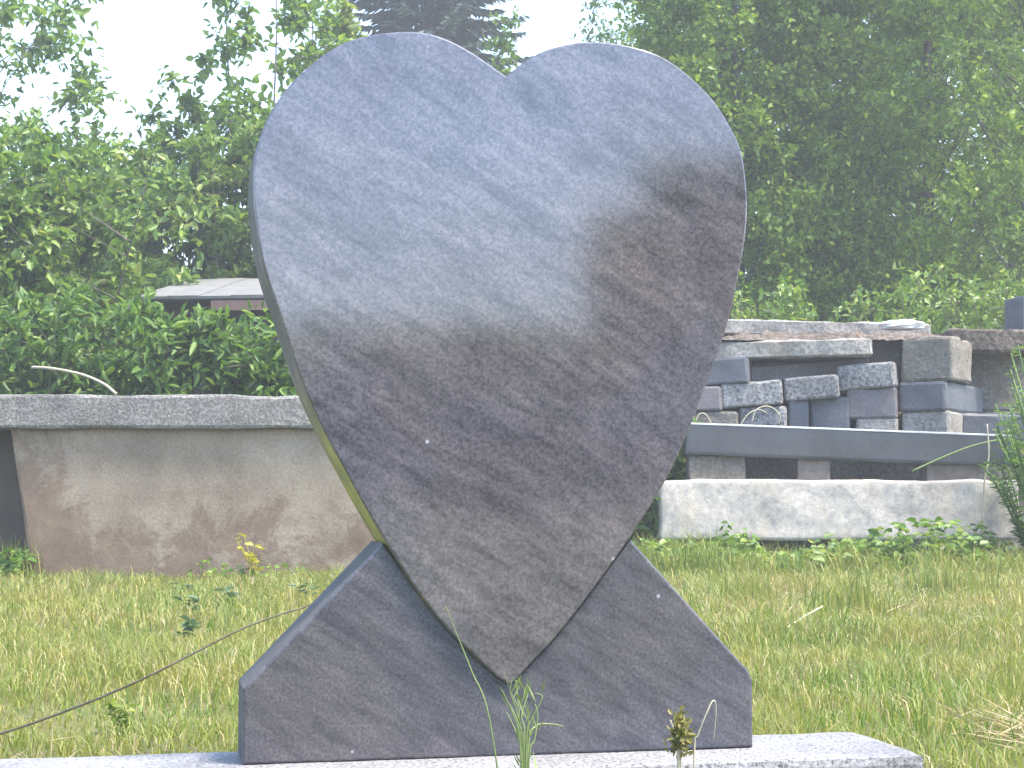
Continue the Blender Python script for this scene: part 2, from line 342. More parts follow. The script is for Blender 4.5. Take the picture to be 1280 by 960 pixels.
def rough_box(name, w_, d_, h_, res=.06, amp=.006, freq=6.0, chip=.01, seed=0, mats=None, parent=None, skew=0.0, smooth=False):
    """box with its origin at the front bottom centre, x right, y into depth; uneven faces and chipped edges"""
    bm = bmesh.new(); bmesh.ops.create_cube(bm, size=1.0)
    bmesh.ops.scale(bm, vec=(w_, d_, h_), verts=bm.verts); bmesh.ops.translate(bm, vec=(0, d_ / 2, h_ / 2), verts=bm.verts)
    for axis, ln, lo in ((0, w_, -w_ / 2), (1, d_, 0), (2, h_, 0)):
        k = max(1, min(60, int(ln / res))); nv = [0, 0, 0]; nv[axis] = 1
        cuts = [lo + ln * q / k for q in range(1, k)] + [lo + min(.02, ln * .1), lo + ln - min(.02, ln * .1)]
        for c in cuts:
            p = [0, 0, 0]; p[axis] = c
            bmesh.ops.bisect_plane(bm, geom=bm.verts[:] + bm.edges[:] + bm.faces[:], plane_co=p, plane_no=nv)
    ctr = Vector((0, d_ / 2, h_ / 2)); hs = (w_ / 2, d_ / 2, h_ / 2)
    so = Vector((seed * 3.17, seed * 1.73, seed * .91))
    for v in bm.verts:
        q = v.co - ctr; ext = [abs(abs(q[i]) - hs[i]) < 1e-4 for i in range(3)]; s0 = v.co * freq + so
        nvec = Vector((math.copysign(1, q.x) * ext[0], math.copysign(1, q.y) * ext[1], math.copysign(1, q.z) * ext[2]))
        dis = amp * (noise.noise(s0) + .5 * noise.noise(s0 * 2.3))
        ne = sum(ext)
        if ne >= 2: dis -= chip * (.45 + .8 * max(0, noise.noise(s0 * 1.7 + Vector((9, 2, 4)))))
        v.co += nvec * dis
        v.co.x += skew * v.co.z
    for f in bm.faces: f.smooth = smooth
    me = bpy.data.meshes.new(name); bm.to_mesh(me); bm.free()
    return link_mesh(name, me, mats, parent)

fr = on_z(1157, 943, PL_TOP); bk = on_z(1066, 912, PL_TOP)
u_r = (fr - O).dot(UX); y_f = (fr - O).dot(-NO); y_b = (bk - O).dot(-NO)
u_l = (on_z(-120, 960, PL_TOP) - O).dot(UX)
pl = rough_box('granite_plinth', u_r - u_l, y_b - y_f, PL_TOP + .02, .05, .0012, 9, .004, 3, M['plinth'])
pc = O + UX * ((u_r + u_l) / 2) - NO * y_f
pl.location = (pc.x, pc.y, -.021); pl.rotation_euler = (0, 0, PHI)
tag(pl, 'flat light speckled granite plinth slab under the gravestone', 'plinth')
print('O', O, 'plinth depth', y_b - y_f, y_f, y_b, 'heart h', max(z for u, z in huv), 'width', max(u for u, z in huv) - min(u for u, z in huv))

# ------------------------------------------------------------------ concrete wall with coping on the left
WY = 9.9
wall = empty('concrete_wall', (at(20, 700, WY).x, WY, 0), R(0.6))
tag(wall, 'low stained concrete wall with a rough overhanging coping slab', 'wall')
wx0 = 0.0
mpx = WY / F_PX
def wall_x(px): return at(px, 600, WY).x - wall.location.x
cop_b = at(190, 536, WY).z; cop_t = at(190, 494, WY).z
# coping: long slab with a broken top edge
def coping():
    L0, L1 = wall_x(-420), wall_x(600)
    o = rough_box('coping', L1 - L0, .52, cop_t - cop_b, .05, .012, 3.0, .012, 11, speckled('exposed_aggregate', ((.10, .096, .090), (.165, .16, .152), (.30, .295, .285)), 70, .9, 3, .8), wall)
    o.location = ((L0 + L1) / 2, -.07, cop_b)
    me = o.data
    for v in me.vertices:
        if v.co.z > .1: v.co.z += .016 * noise.noise(Vector((v.co.x * 2.2, 0, 5))) + .007 * noise.noise(Vector((v.co.x * 9, v.co.y * 5, 1)))
    return o
coping()
M['concrete'] = concrete_mat()
pw = wall_x(610) - wall_x(30)
pan = rough_box('front_panel', pw, .2, cop_b + .06, .08, .004, 4, .008, 5, M['concrete'], wall)
# slanting left end of the panel
for v in pan.data.vertices:
    t = (v.co.x + pw / 2) / pw; v.co.x += (1 - t) * (-.135 * (v.co.z / cop_b) + .06)
    v.co.x += pw / 2
pan.location = (wall_x(30), 0, -.055)
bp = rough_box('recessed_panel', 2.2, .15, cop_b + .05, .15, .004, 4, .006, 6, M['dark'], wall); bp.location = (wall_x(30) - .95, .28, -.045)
ep = rough_box('end_pier', .3, .3, cop_b + .05, .1, .005, 4, .008, 8, M['concrete'], wall); ep.location = (wall_x(-330), 0, -.045)

# ------------------------------------------------------------------ stone pile on the right
PY = 11.0
G_PILE = None
def block(name, x0, y0, x1, y1, Y, depth, m, label, cat='stone block', yaw=0, roll=0, amp=.006, chip=.010, seed=None, group=None, res=.06, skew=0, dark=None):
    """front face fills the pixel box x0..x1, y0..y1 at distance Y; rotated about the vertical (yaw) and in the picture plane (roll)"""
    seed = seed if seed is not None else int(x0 * 7 + y0) % 97
    c = at((x0 + x1) / 2, y1, Y); s = Y / F_PX
    view = math.atan(((x0 + x1) / 2 - 640) / F_PX)
    w_ = (x1 - x0) * s / max(.5, math.cos(R(yaw) + view)); h_ = (y1 - y0) * s
    o = rough_box(name, w_, depth, h_, res, amp, 6, chip, seed, m, None, skew)
    o.rotation_euler = (0, R(-roll), R(yaw)); o.location = c
    if label: tag(o, label, cat, group)
    return o
PB = dict(cat='stone block')
# bearers on the ground, pale stone on them, spacers, dark beam
gzp = lambda p: p.z
pale_b = at(1047, 675, PY).z
for i, (px, dx) in enumerate(((915, 0), (1060, .0), (1205, 0))):
    c = at(px, 675, PY + .06)
    o = rough_box('timber_bearer', .16, .34, pale_b + .035, .08, .004, 6, .006, 30 + i, M['wood']); o.location = (c.x, c.y, -.033)
    tag(o, 'short timber bearer under the ' + ('heart-side end', 'middle', 'weedy end')[i] + ' of the long pale block', 'bearer', 'bearers under the pale stone')
ps = block('pale_stone_block', 830, 601, 1270, 675, PY, .34, M['pale'], 'long pale split stone block at the foot of the pile', amp=.009, chip=.006, seed=4, res=.045)
for p in ps.data.polygons: p.use_smooth = True
for v in ps.data.vertices:
    if v.co.z > .3: v.co.z += .014 * noise.noise(Vector((v.co.x * 3, 1, 0))) + .01 * math.exp(-((v.co.x + .5) / .25) ** 2)
BY = PY + .05
for (x0, x1, y0, y1, lab, m, dp) in ((862, 932, 573, 604, 'stained stone spacer under the heart-side end of the dark beam', M['rough'], .24), (998, 1038, 577, 604, 'narrow timber spacer under the middle of the dark beam', M['wood'], .24), (1160, 1228, 581, 604, 'flat brown spacer under the weedy end of the dark beam', M['wood'], .24)):
    block('spacer', x0, y0 - 4, x1, y1, BY + .02, dp, m, lab, 'spacer', amp=.004, chip=.005, res=.05)
beam = block('polished_stone_beam', 861, 536, 1266, 576, BY - .02, .22, M['beam'], 'long polished dark grey stone beam lying on spacers above the pale block', 'stone beam', roll=-2.2, amp=.0004, chip=.007, seed=2, res=.3)
bw_ = beam.dimensions.x; bh_ = max(v.co.z for v in beam.data.vertices)
es = rough_box('highlight_strip', bw_ - .016, .02, .012, .3, .0003, 6, .002, 1, M['beam_highlight'], beam); es.location = (0, -.0035, bh_ - .0115)  # added strip paints the bright line of light along the top edge

QY = 11.42
blocks = [
 # hidden lower courses, seen only through the gap below the beam
 ('rough_stone_block', 855, 620, 975, 706, QY + .42, .5, 'rough', 'rough block in the shadowed bottom course behind the dark beam', 0, 0, 'bottom course blocks'),
 ('rough_stone_block', 977, 620, 1100, 706, QY + .42, .5, 'rough', 'rough block in the shadowed bottom course behind the dark beam', 0, 0, 'bottom course blocks'),
 ('rough_stone_block', 1102, 620, 1245, 706, QY + .42, .5, 'rough', 'rough block in the shadowed bottom course behind the dark beam', 0, 0, 'bottom course blocks'),
 ('long_stone_slab', 858, 545, 1250, 622, QY + .28, .62, 'rough', 'long rough slab in the shade carrying the pile behind the dark beam', 0, 0, None),
 # first course above the beam
 ('granite_block', 862, 514, 924, 548, QY, .6, 'rough', 'low grey block with straw on it, next to the heart above the beam', -6, 0, None),
 ('granite_block', 925, 508, 984, 548, QY, .55, 'speck', 'greenish speckled block half hidden by dry grass curls', -8, 1, None),
 ('granite_block', 986, 500, 1011, 548, QY + .03, .5, 'bluegrey', 'narrow upright dark blue block', -8, 0, None),
 ('granite_block', 1013, 496, 1062, 548, QY + .05, .5, 'bluegrey', 'wider dark blue block right beside the narrow upright one', -10, 0, None),
 ('granite_block', 1071, 522, 1122, 550, QY, .5, 'lightrough', 'low light grey block below the purple grey block', -16, 0, None),
 ('granite_block', 1129, 513, 1186, 550, QY - .02, .6, 'lightrough', 'light rough block under the smooth blue grey block', -27, 0, None),
 ('granite_slab', 1203, 517, 1300, 552, QY + .25, .5, 'bluegrey', 'flat dark slab behind the weeds at the end of the beam', -4, -1, None),
 # second course
 ('granite_block', 850, 483, 903, 514, QY, .55, 'purple', 'small grey block wedged between the heart and the speckled blocks', -4, 1.5, None),
 ('granite_block', 903, 477, 979, 508, QY - .02, .55, 'speck', 'tilted speckled block with a coarse salt and pepper face, larger of a pair', -7, 4, None),
 ('granite_block', 981, 470, 1048, 499, QY - .02, .55, 'speck', 'tilted speckled block, smaller of the pair', -16, 3.5, None),
 ('granite_block', 1060, 484, 1122, 524, QY, .5, 'purple', 'smooth purple grey block under a tilted speckled block', -12, 1, None),
 ('granite_block', 1124, 477, 1181, 514, QY - .04, .95, 'bluegrey', 'smooth blue grey block with a long dark side', -30, 0, None),
 # third course
 ('granite_block', 865, 447, 936, 481, QY, .55, 'bluegrey', 'smooth grey block below the top slab beside the heart', -12, 3, None),
 ('granite_block', 1049, 454, 1119, 486, QY - .02, .55, 'speck', 'tilted speckled block lying on the purple grey block', -18, 4.5, None),
 ('granite_slab', 938, 452, 1088, 474, QY + .22, .5, 'purple', 'sloping grey slab deep in the gap under the top slab', -2, 4, None),
 ('rough_stone_block', 1127, 421, 1191, 477, QY - .02, .5, 'rough', 'big rough square block on the smooth blue grey one', -29, 1, None),
 # top
 ('granite_slab', 872, 425, 1090, 447, QY + .02, .6, 'lightrough', 'long thin slab crowning the pile, with brown grit on it', -8, 1, None),
 ('rough_stone_block', 1086, 424, 1128, 470, QY + .30, .5, 'purple', 'brownish grey block at the end of the top slab', -10, 0, None),
 ('granite_slab', 885, 401, 1163, 420, QY + .62, .5, 'lightrough', 'pale top slab lying furthest back on the pile', 2, -1, None),
 ('rough_stone_slab', 1188, 411, 1300, 440, QY + .45, .6, 'debris', 'brown weathered slab behind the big square block', -5, -1, None),
 ('dark_stone_block', 1280, 369, 1318, 414, QY + .55, .3, 'bluegrey', 'dark upright stone standing on the brown weathered slab', 10, 0, None),
]
for (nm, x0, y0, x1, y1, Y, dp, m, lab, yaw, roll, grp) in blocks:
    am, ch = (.012, .016) if m in ('rough', 'lightrough', 'debris') else (.005, .011)
    block(nm, x0, y0, x1, y1, Y, dp, M[m], lab, yaw=yaw, roll=roll, amp=am, chip=ch, group=grp, cat='stone slab' if 'slab' in nm else 'stone block')
# rear of the pile
for r_, (y0, y1) in enumerate(((600, 690), (515, 600), (437, 515))):
    for c_, (x0, x1) in enumerate(((862, 955), (957, 1060), (1062, 1160), (1162, 1285))):
        block('rear_stone_block', x0 + 6 * (r_ % 2), y0, x1 + 6 * (r_ % 2) - 2, y1, QY + .78 + (.0 if r_ < 2 else .02), .5, M['rough'], 'rough grey block in the ' + ('bottom', 'middle', 'top')[r_] + ' layer of the back row of the pile', amp=.014, chip=.02, group='back row of the pile', seed=40 + r_ * 4 + c_)
# grit and moss on the slab
def grit(name, x0, x1, y, Y, dp, lab, h=.05):
    a, b = at(x0, y, Y), at(x1, y, Y); L = b.x - a.x; n = int(L / .03); k = 12
    V = []; Fc = []
    for j in range(k + 1):
        for i in range(n + 1):
            e = min(i / n, 1 - i / n) * 8; e2 = min(j / k, 1 - j / k) * 6
            z = h * min(1, e) * min(1, e2) * (.75 + .5 * noise.noise(Vector((i * .35, j * .5, 3)))) + .012 * noise.noise(Vector((i * 1.3, j * 1.1, 7)))
            V.append((L * i / n, dp * j / k + .02 * noise.noise(Vector((i * .4, 2, 1))), max(z, -.004)))
    for j in range(k):
        for i in range(n): q = j * (n + 1) + i; Fc.append((q, q + 1, q + n + 2, q + n + 1))
    me = bpy.data.meshes.new(name); me.from_pydata(V, [], Fc); o = link_mesh(name, me, M['debris']); o.location = (a.x, Y, a.z - .006)
    tag(o, lab, 'grit', None, 'stuff'); return o
grit('grit_layer', 890, 1205, 424, QY + .06, .55, 'brown grit and leaf litter lying on the top slab', .075)
# white film scrap on top
def scrap():
    bm = bmesh.new(); bmesh.ops.create_icosphere(bm, subdivisions=3, radius=1)
    for v in bm.verts:
        d_ = 1 + .25 * noise.noise(v.co * 2.1 + Vector((4, 1, 2))) + .12 * noise.noise(v.co * 6)
        v.co = Vector((v.co.x * .165 * d_, v.co.y * .10 * d_, max(-.03, v.co.z * .042 * d_)))
    me = bpy.data.meshes.new('white_film'); bm.to_mesh(me); bm.free(); o = link_mesh('white_film_scrap', me, M['white'])
    c = at(1127, 407, QY + .45); o.location = c; tag(o, 'crumpled white plastic film lying on top of the stone pile', 'plastic film')
scrap()

# ------------------------------------------------------------------ shed far on the left
SY = 14.0
sh = empty('garden_shed', (at(250, 370, SY).x, SY, 0), R(-6)); tag(sh, 'small shed with grey sheet roof half hidden behind the bushes', 'shed')
ez = at(250, 376, SY).z; s_ = SY / F_PX
def boxpart(name, x0, x1, y0, y1, z0, z1, m, parent, rx=0):
    bm = bmesh.new(); bmesh.ops.create_cube(bm, size=1); bmesh.ops.scale(bm, vec=(x1 - x0, y1 - y0, z1 - z0), verts=bm.verts)
    me = bpy.data.meshes.new(name); bm.to_mesh(me); bm.free(); o = link_mesh(name, me, m, parent)
    o.location = ((x0 + x1) / 2, (y0 + y1) / 2, (z0 + z1) / 2); o.rotation_euler = (rx, 0, 0); return o
boxpart('wall', -.46, .95, .15, 1.3, 0, ez + .04, M['boards'], sh)
roof = boxpart('roof', -.5, 1.06, -.08, 1.4, ez + .145, ez + .165, M['boards'], sh, R(12))
for k in range(6): boxpart('roof_sheet', -.79 + k * .264, -.79 + k * .264 + .258, -.76, .76, .0115, .034 + .005 * (k % 2), M['tin'], roof)
boxpart('gutter_board', .12, 1.0, -.10, -.06, ez - .09, ez - .01, M['rust'], sh)

# ------------------------------------------------------------------ trees and shrubs
G = {}
G['maple'] = leaf_mat('sapling_leaves', [(0, (.064, .126, .028)), (.5, (.136, .235, .038)), (1, (.234, .336, .054))], .4, .45)
G['shrub'] = leaf_mat('shrub_leaves', [(0, (.073, .143, .027)), (.5, (.140, .237, .042)), (.9, (.221, .315, .063)), (1, (.354, .387, .105))], .35, .42)
G['nettle'] = leaf_mat('weed_leaves', [(0, (.059, .126, .028)), (.5, (.106, .204, .039)), (1, (.186, .281, .055))], .35, .5)
G['dense'] = leaf_mat('dense_tree_leaves', [(0, (.066, .130, .020)), (.5, (.130, .234, .029)), (.85, (.218, .334, .042)), (1, (.435, .502, .069))], .38, .42, (1.6, (.304, .397, .058), .45))
G['spruce'] = leaf_mat('spruce_needles', [(0, (0.023, 0.046, 0.034)), (.5, (0.039, 0.072, 0.055)), (1, (0.065, 0.104, 0.075))], .1, .6)
G['lime'] = leaf_mat('yellow_green_leaves', [(0, (0.110, 0.176, 0.033)), (.5, (0.187, 0.253, 0.050)), (1, (0.286, 0.330, 0.077))], .4, .45)

def unit(n):
    v = rng.normal(size=(n, 3)); return norm(v)
def foliage(geo, wood, C, rad, twigs, per, leaf, wid, up=.35, droop=.25, six=True, out=None, flat=.6, tw=3):
    """leafy sprays around clump centres C: twigs radiate, leaves alternate along them"""
    K = len(C); d = unit(K * twigs).reshape(K, twigs, 3)
    if out is not None: d = norm(d + out[:, None, :] * .7)
    d[..., 2] += up; d = norm(d)
    ln = rad[:, None] * rng.uniform(.5, 1.15, (K, twigs))
    t = (np.arange(per) + .6) / per
    P = C[:, None, None, :] + d[:, :, None, :] * (ln[:, :, None] * t)[..., None]
    P[..., 2] -= droop * (ln[:, :, None] * t) ** 2 / np.maximum(rad[:, None, None], .1)
    P = P + rng.normal(size=P.shape) * .012
    side = unit(K * twigs * per).reshape(K, twigs, per, 3); D = d[:, :, None, :] * .55 + side * .9; D[..., 2] -= .15
    N = rng.normal(size=P.shape) * (1 - flat) + np.array([0, 0, 1.0]) * flat
    n = K * twigs * per; L = leaf * rng.uniform(.6, 1.25, n); Wd = L * wid * rng.uniform(.8, 1.15, n)
    (geo.leaves if six else geo.leaves4)(P.reshape(-1, 3), D.reshape(-1, 3), norm(N.reshape(-1, 3)), L, Wd)
    if wood is not None:
        for k in range(0, K):
            for q in range(0, twigs, tw):
                e = C[k] + d[k, q] * ln[k, q]; e = e - np.array([0, 0, droop * ln[k, q] ** 2 / max(rad[k], .1)])
                wood.tube([C[k], (C[k] + e) / 2 + np.array([0, 0, .02]), e], [.005, .004, .002], 3)

def tree(name, label, cat, px, Y, height, prof, nclump, leafm, leaf=.07, wid=.55, twigs=9, per=9, crad=.45, base_r=.08, group=None, six=False, bark='bark', shell=.45, lean=(0, 0), z0=.3, stems=1, up=.35, wob=.25, limb=2):
    """prof(t) -> crown radius at relative height t (0 = crown foot z0, 1 = top)"""
    x = px if isinstance(px, tuple) else (at(px, 600, Y).x, Y)
    root = empty(name, (x[0], x[1], 0)); tag(root, label, cat, group)
    wood = Geo(); crown = Geo()
    trunks = []
    for s in range(stems):
        ang = rng.uniform(0, 6.28); off = (0.0 if stems == 1 else .12)
        top = np.array([lean[0] + (rng.normal() * .35 if stems > 1 else 0), lean[1] + (rng.normal() * .35 if stems > 1 else 0), height * rng.uniform(.85, .97)])
        b0 = np.array([math.cos(ang) * off, math.sin(ang) * off, -.08]); t = np.linspace(0, 1, 9)[:, None]
        pts = b0 + (top - b0) * t + np.sin(t * 7 + rng.uniform(0, 6)) * np.array([[.05, .04, 0]]) * wob * height / 3 * t
        trunks.append(pts); wood.tube(pts, base_r / math.sqrt(stems) * (1 - t[:, 0] * .9), 7)
    # clump centres
    C = []; Out = []; tries = 0
    while len(C) < nclump and tries < nclump * 40:
        tries += 1
        t = rng.uniform(0, 1) ; r = prof(t)
        if rng.uniform() > (r / 1.0) ** .7 * .9 + .15: continue
        a = rng.uniform(0, 2 * np.pi); q = r * (shell + (1 - shell) * math.sqrt(rng.uniform())) if rng.uniform() < .8 else r * rng.uniform(0, 1)
        z = z0 + t * (height - z0)
        lx, ly = lean[0] * z / height, lean[1] * z / height
        g = 1 + .35 * noise.noise(Vector((math.cos(a) * 1.3 + x[0], math.sin(a) * 1.3, z * .9 + x[1])))
        C.append((lx + math.cos(a) * q * g, ly + math.sin(a) * q * g, z)); Out.append((math.cos(a), math.sin(a), 0))
    C = np.array(C); Out = np.array(Out)
    rad = crad * rng.uniform(.65, 1.3, len(C))
    for k in range(0, len(C), limb):
        tr = trunks[k % stems]; zt = max(.15, C[k][2] - rng.uniform(.5, 1.1) * math.hypot(C[k][0], C[k][1])); i = np.clip(np.searchsorted(tr[:, 2], zt), 1, len(tr) - 1)
        f = (zt - tr[i - 1][2]) / max(1e-6, tr[i][2] - tr[i - 1][2]); s = tr[i - 1] + (tr[i] - tr[i - 1]) * np.clip(f, 0, 1)
        m = s * .5 + C[k] * .5 + np.array([0, 0, .12 * np.linalg.norm(C[k] - s)]) + rng.normal(size=3) * .04
        r0 = base_r * .2 * (1 - .6 * zt / height); wood.tube([s, s * .6 + m * .4, m, C[k]], [r0, r0 * .8, r0 * .5, .005], 4)
    foliage(crown, wood if limb < 4 else None, C, rad, twigs, per, leaf, wid, up=up, six=six, out=Out)
    wood.build('trunk', M[bark], root)
    crown.build('crown', G[leafm], root)
    return root

def ell(r, p=1.0, lo=.35):
    return lambda t: r * max(.05, (lo + (1 - lo) * math.sin(math.pi * min(1, (t * .9 + .1))) ** p))
def taper(r, p=.8): return lambda t: r * max(.04, (1 - t) ** p)

# right-hand mass of dense trees
for i, (px, Y, h, r, lab) in enumerate((
    (925, 17.5, 7.2, 1.05, 'bushy tree rising right beside the heart, first of the dense green row'),
    (1030, 18.5, 9.0, 1.7, 'tall dense green tree above the pale top slab of the stone pile'),
    (1165, 18.0, 9.0, 1.75, 'tall dense green tree above the big square block of the pile'),
    (1300, 17.0, 8.5, 1.8, 'dense green tree behind the dark upright stone'))):
    tree('leafy_tree', lab, 'tree', px, Y, h, ell(r, .5, .72), 560, 'dense', .074, .6, 9, 11, .40, .09, 'dense trees behind the stone pile', six=False, z0=.5, limb=6)
for i, (px, Y, h, r, lab) in enumerate(((960, 22.5, 8.5, 2.1, 'dark leafy tree of the second row, behind the bushy tree beside the heart'), (1110, 23, 9.5, 2.3, 'dark leafy tree of the second row, between the two tall dense trees'), (1270, 22.5, 9.5, 2.4, 'dark leafy tree of the second row, farthest from the heart'))):
    tree('leafy_tree', lab, 'tree', px, Y, h, ell(r, .5, .75), 430, 'dense', .12, .65, 8, 8, .6, .12, 'second row of trees on the right', z0=.3, limb=6)
for i, (px, Y, h, r, lab) in enumerate(((930, 14.2, 2.25, .55, 'young shrub with pale leaf tips between heart and pile'), (1030, 14.0, 2.1, .6, 'pale leaved shrub behind the top slab'), (1115, 14.3, 2.2, .6, 'shrub behind the white plastic scrap'), (1205, 14.2, 2.1, .6, 'shrub behind the big square block'), (1290, 13.8, 2.2, .6, 'shrub behind the dark upright stone'))):
    tree('shrub', lab, 'shrub', px, Y, h, ell(r, .6, .6), 46, 'shrub', .075, .5, 8, 8, .32, .03, 'shrubs behind the stone pile', z0=.4, stems=3)

# left: saplings with sky between them, a bigger tree at the edge, shrubs and weeds
tree('leafy_tree', 'broad leafy tree at the far end above the concrete wall', 'tree', -8, 17.5, 6.4, ell(1.1, .8, .45), 150, 'maple', .10, .6, 8, 8, .42, .07, None, six=True, z0=.8, limb=5)
tree('leafy_tree', 'rounded lower tree between the edge tree and the slender saplings', 'tree', 88, 18.5, 4.45, ell(.85, .7, .55), 110, 'maple', .10, .6, 8, 8, .38, .06, None, six=True, z0=.8, limb=5)
for i, (px, Y, h, r, nc, lab) in enumerate((
    (172, 17.0, 4.35, .30, 36, 'short slender sapling with an open top, next to the rounded tree'),
    (218, 17.5, 4.85, .34, 46, 'slender sapling with a pointed thin top against white sky'),
    (282, 17.0, 6.2, .42, 72, 'tall thin sapling with tiers of leaves above the shed'),
    (335, 16.5, 6.4, .5, 90, 'tall thin sapling close behind the heart shoulder'),
    (392, 17.5, 6.2, .45, 70, 'tall thin sapling partly hidden by the heart'))):
    tree('sapling', lab, 'tree', px, Y, h, taper(r, .35), int(nc * .72), 'maple', .10, .6, 7, 7, .30, .03, 'slender saplings', six=True, z0=1.0, wob=.5)
tree('young_tree', 'yellow green young tree peeking over the left heart lobe', 'tree', 425, 19, 6.1, taper(.45, .5), 60, 'lime', .11, .55, 7, 8, .28, .04, None, six=True, z0=1.0)
tree('young_tree', 'thin pale green tree peeking through the notch of the heart', 'tree', 645, 22, 6.55, taper(.42, .4), 60, 'maple', .10, .55, 7, 8, .28, .04, None, six=True, z0=1.0)
tree('young_tree', 'sparse twiggy treetop against the sky above the right lobe', 'tree', 765, 26, 9.3, taper(.60, .4), 120, 'maple', .09, .55, 6, 7, .3, .02, None, six=False, z0=2.0)
tree('young_tree', 'thin treetop between the right lobe and the dense tree', 'tree', 825, 25, 7.2, taper(.55, .5), 60, 'maple', .09, .55, 6, 8, .3, .04, None, six=False, z0=2.0)
shr = [(20, 13.6, 3.15, .75, 'large leaved shrub over the open end of the wall'), (75, 13.2, 2.95, .5, 'large leaved shrub behind the white bent branch'),
       (120, 14.4, 3.05, .6, 'large leaved shrub standing in front of the rounded tree'), (190, 14.2, 3.05, .7, 'large leaved shrub just beyond the shed roof'), (265, 13.4, 3.1, .6, 'bright leaved shrub above the shed roof'), (345, 16.2, 3.9, .8, 'bright leaved shrub touching the heart shoulder'), (420, 16.8, 3.0, .7, 'shrub mostly hidden behind the heart'), (-60, 13.0, 3.0, .8, 'shrub beyond the wall end')]
for (px, Y, h, r, lab) in shr:
    low = (px in (190, 265, 120))
    tree('shrub', lab, 'shrub', px, Y + (2.4 if low else 0), h * (1.2 if low else 1), ell(r * (1.25 if low else 1), .5, .7), 85, 'shrub', .092 * (1.1 if low else 1), .58, 8, 9, .34, .035, 'large leaved shrubs behind the wall', six=True, z0=.35, stems=4, up=.5)
for i, (px, Y, h, r) in enumerate(((-30, 11.3, 1.7, .45), (45, 11.4, 1.75, .45), (120, 11.5, 1.7, .42), (190, 11.3, 1.60, .34), (255, 11.4, 1.56, .36), (320, 11.3, 1.52, .36), (375, 11.4, 1.6, .4), (812, 11.5, .85, .22), (838, 12.0, .95, .25))):
    tree('weed_clump', ('nettle-like weed clump by the open wall end', 'weed clump under the white bent branch', 'weed clump beside the tip of the bent branch', 'leafy weed clump below the shed roof edge', 'leafy weed clump below the middle of the shed roof', 'leafy weed clump below the red gutter board', 'weed clump behind the heart edge', 'dark weed clump between the heart and the pale block', 'dark weed clump behind the heart-side end of the pale block')[i], 'weed', px, Y, h, ell(r, .4, .8), 46, 'nettle', .095, .38, 8, 7, .26, .02, 'weeds growing behind the wall' if px < 500 else 'weeds beside the stone pile', six=True, z0=.3 if px < 500 else .05, stems=5, up=.6)

# spruce behind the left lobe
def spruce(px, Y, h, rmax, lab):
    c = at(px, 600, Y); root = empty('spruce_tree', (c.x, Y, 0)); tag(root, lab, 'tree')
    wood = Geo(); cr = Geo(); wood.tube([(0, 0, -.1), (0, 0, h * .5), (0, 0, h)], [.17, .1, .01], 8)
    P = []; D = []; L = []
    z = 1.2
    while z < h - .2:
        rr = rmax * ((h - z) / h) ** .8
        for a in np.arange(0, 6.28, 6.28 / 9) + rng.uniform(0, 1):
            ln = rr * rng.uniform(.75, 1.15); d = np.array([math.cos(a), math.sin(a), 0]); s = np.linspace(0, 1, 7)[:, None]
            pts = np.array([0, 0, z]) + d * ln * s + np.array([0, 0, 1]) * (-.28 * ln * s + .16 * ln * s ** 3)
            wood.tube(pts, .022 * (1 - s[:, 0] * .85), 3)
            k = max(20, int(ln * 95)); t = rng.uniform(.12, 1, k)[:, None]; b = np.array([0, 0, z]) + d * ln * t + np.array([0, 0, 1]) * (-.28 * ln * t + .16 * ln * t ** 3)
            sd = np.array([-d[1], d[0], 0]) * rng.choice([-1, 1], k)[:, None]; dirv = d * .7 + sd * .8 + np.array([0, 0, -.55]) * rng.uniform(.2, 1.4, k)[:, None]
            P.append(b); D.append(dirv); L.append(.34 * (1.1 - .6 * t[:, 0]) * rng.uniform(.6, 1.2, k))
        z += .26
    P = np.concatenate(P); D = np.concatenate(D); L = np.concatenate(L)
    cr.leaves4(P, D, norm(rng.normal(size=P.shape) + np.array([0, 0, .6])), L, L * .28)
    wood.build('trunk', M['bark'], root); cr.build('crown', G['spruce'], root)
spruce(535, 28, 15.0, 2.9, 'tall dark blue green spruce behind the left heart lobe')

# far wood closing the view in front, and the wood across the open field behind the viewer (seen in the polished face)
def wood_mass(name, lab, pts, leafsize, dens, matl, cf=.33):
    geo = Geo(); w2 = Geo()
    for (x, y, h, r) in pts:
        n = dens; K = n
        u = unit(K); q = rng.uniform(.55, 1, K) ** .5
        C = np.array([x, y, h * .52]) + u * q[:, None] * np.array([r, r, h * .5]) * (1 + .2 * rng.normal(size=(K, 1)) * .5)
        C[:, 2] = np.maximum(C[:, 2], .3)
        foliage(geo, None, C, np.full(K, r * cf), 7, 5, leafsize, .7, six=False, out=u)
    o = geo.build(name, matl); tag(o, lab, 'wood', None, 'stuff')
wood_mass('far_wood', 'far hazy line of woodland closing the yard', [(x, 42 + rng.uniform(-3, 3), rng.uniform(5.2, 6.6) + (6.5 if x > 5 else 0), 2.2) for x in np.arange(-26, 27, 2.6)], .32, 90, G['dense'])
back = []
for a in np.arange(-14, 58, 2.4):
    d_ = 22 + rng.uniform(-.8, .8); el = 5.8 + .10 * math.sin(a * .9) + rng.uniform(-.06, .06) + 5.8 * max(0, min(1, (a - 26.8) / 4.2)) + (rng.uniform(-.7, .7) if a > 27 else 0) + 1.0 * max(0, min(1, (8 - a) / 8))
    back.append((math.sin(R(a)) * d_, -math.cos(R(a)) * d_ + 2.7, d_ * math.tan(R(el)) + .70))
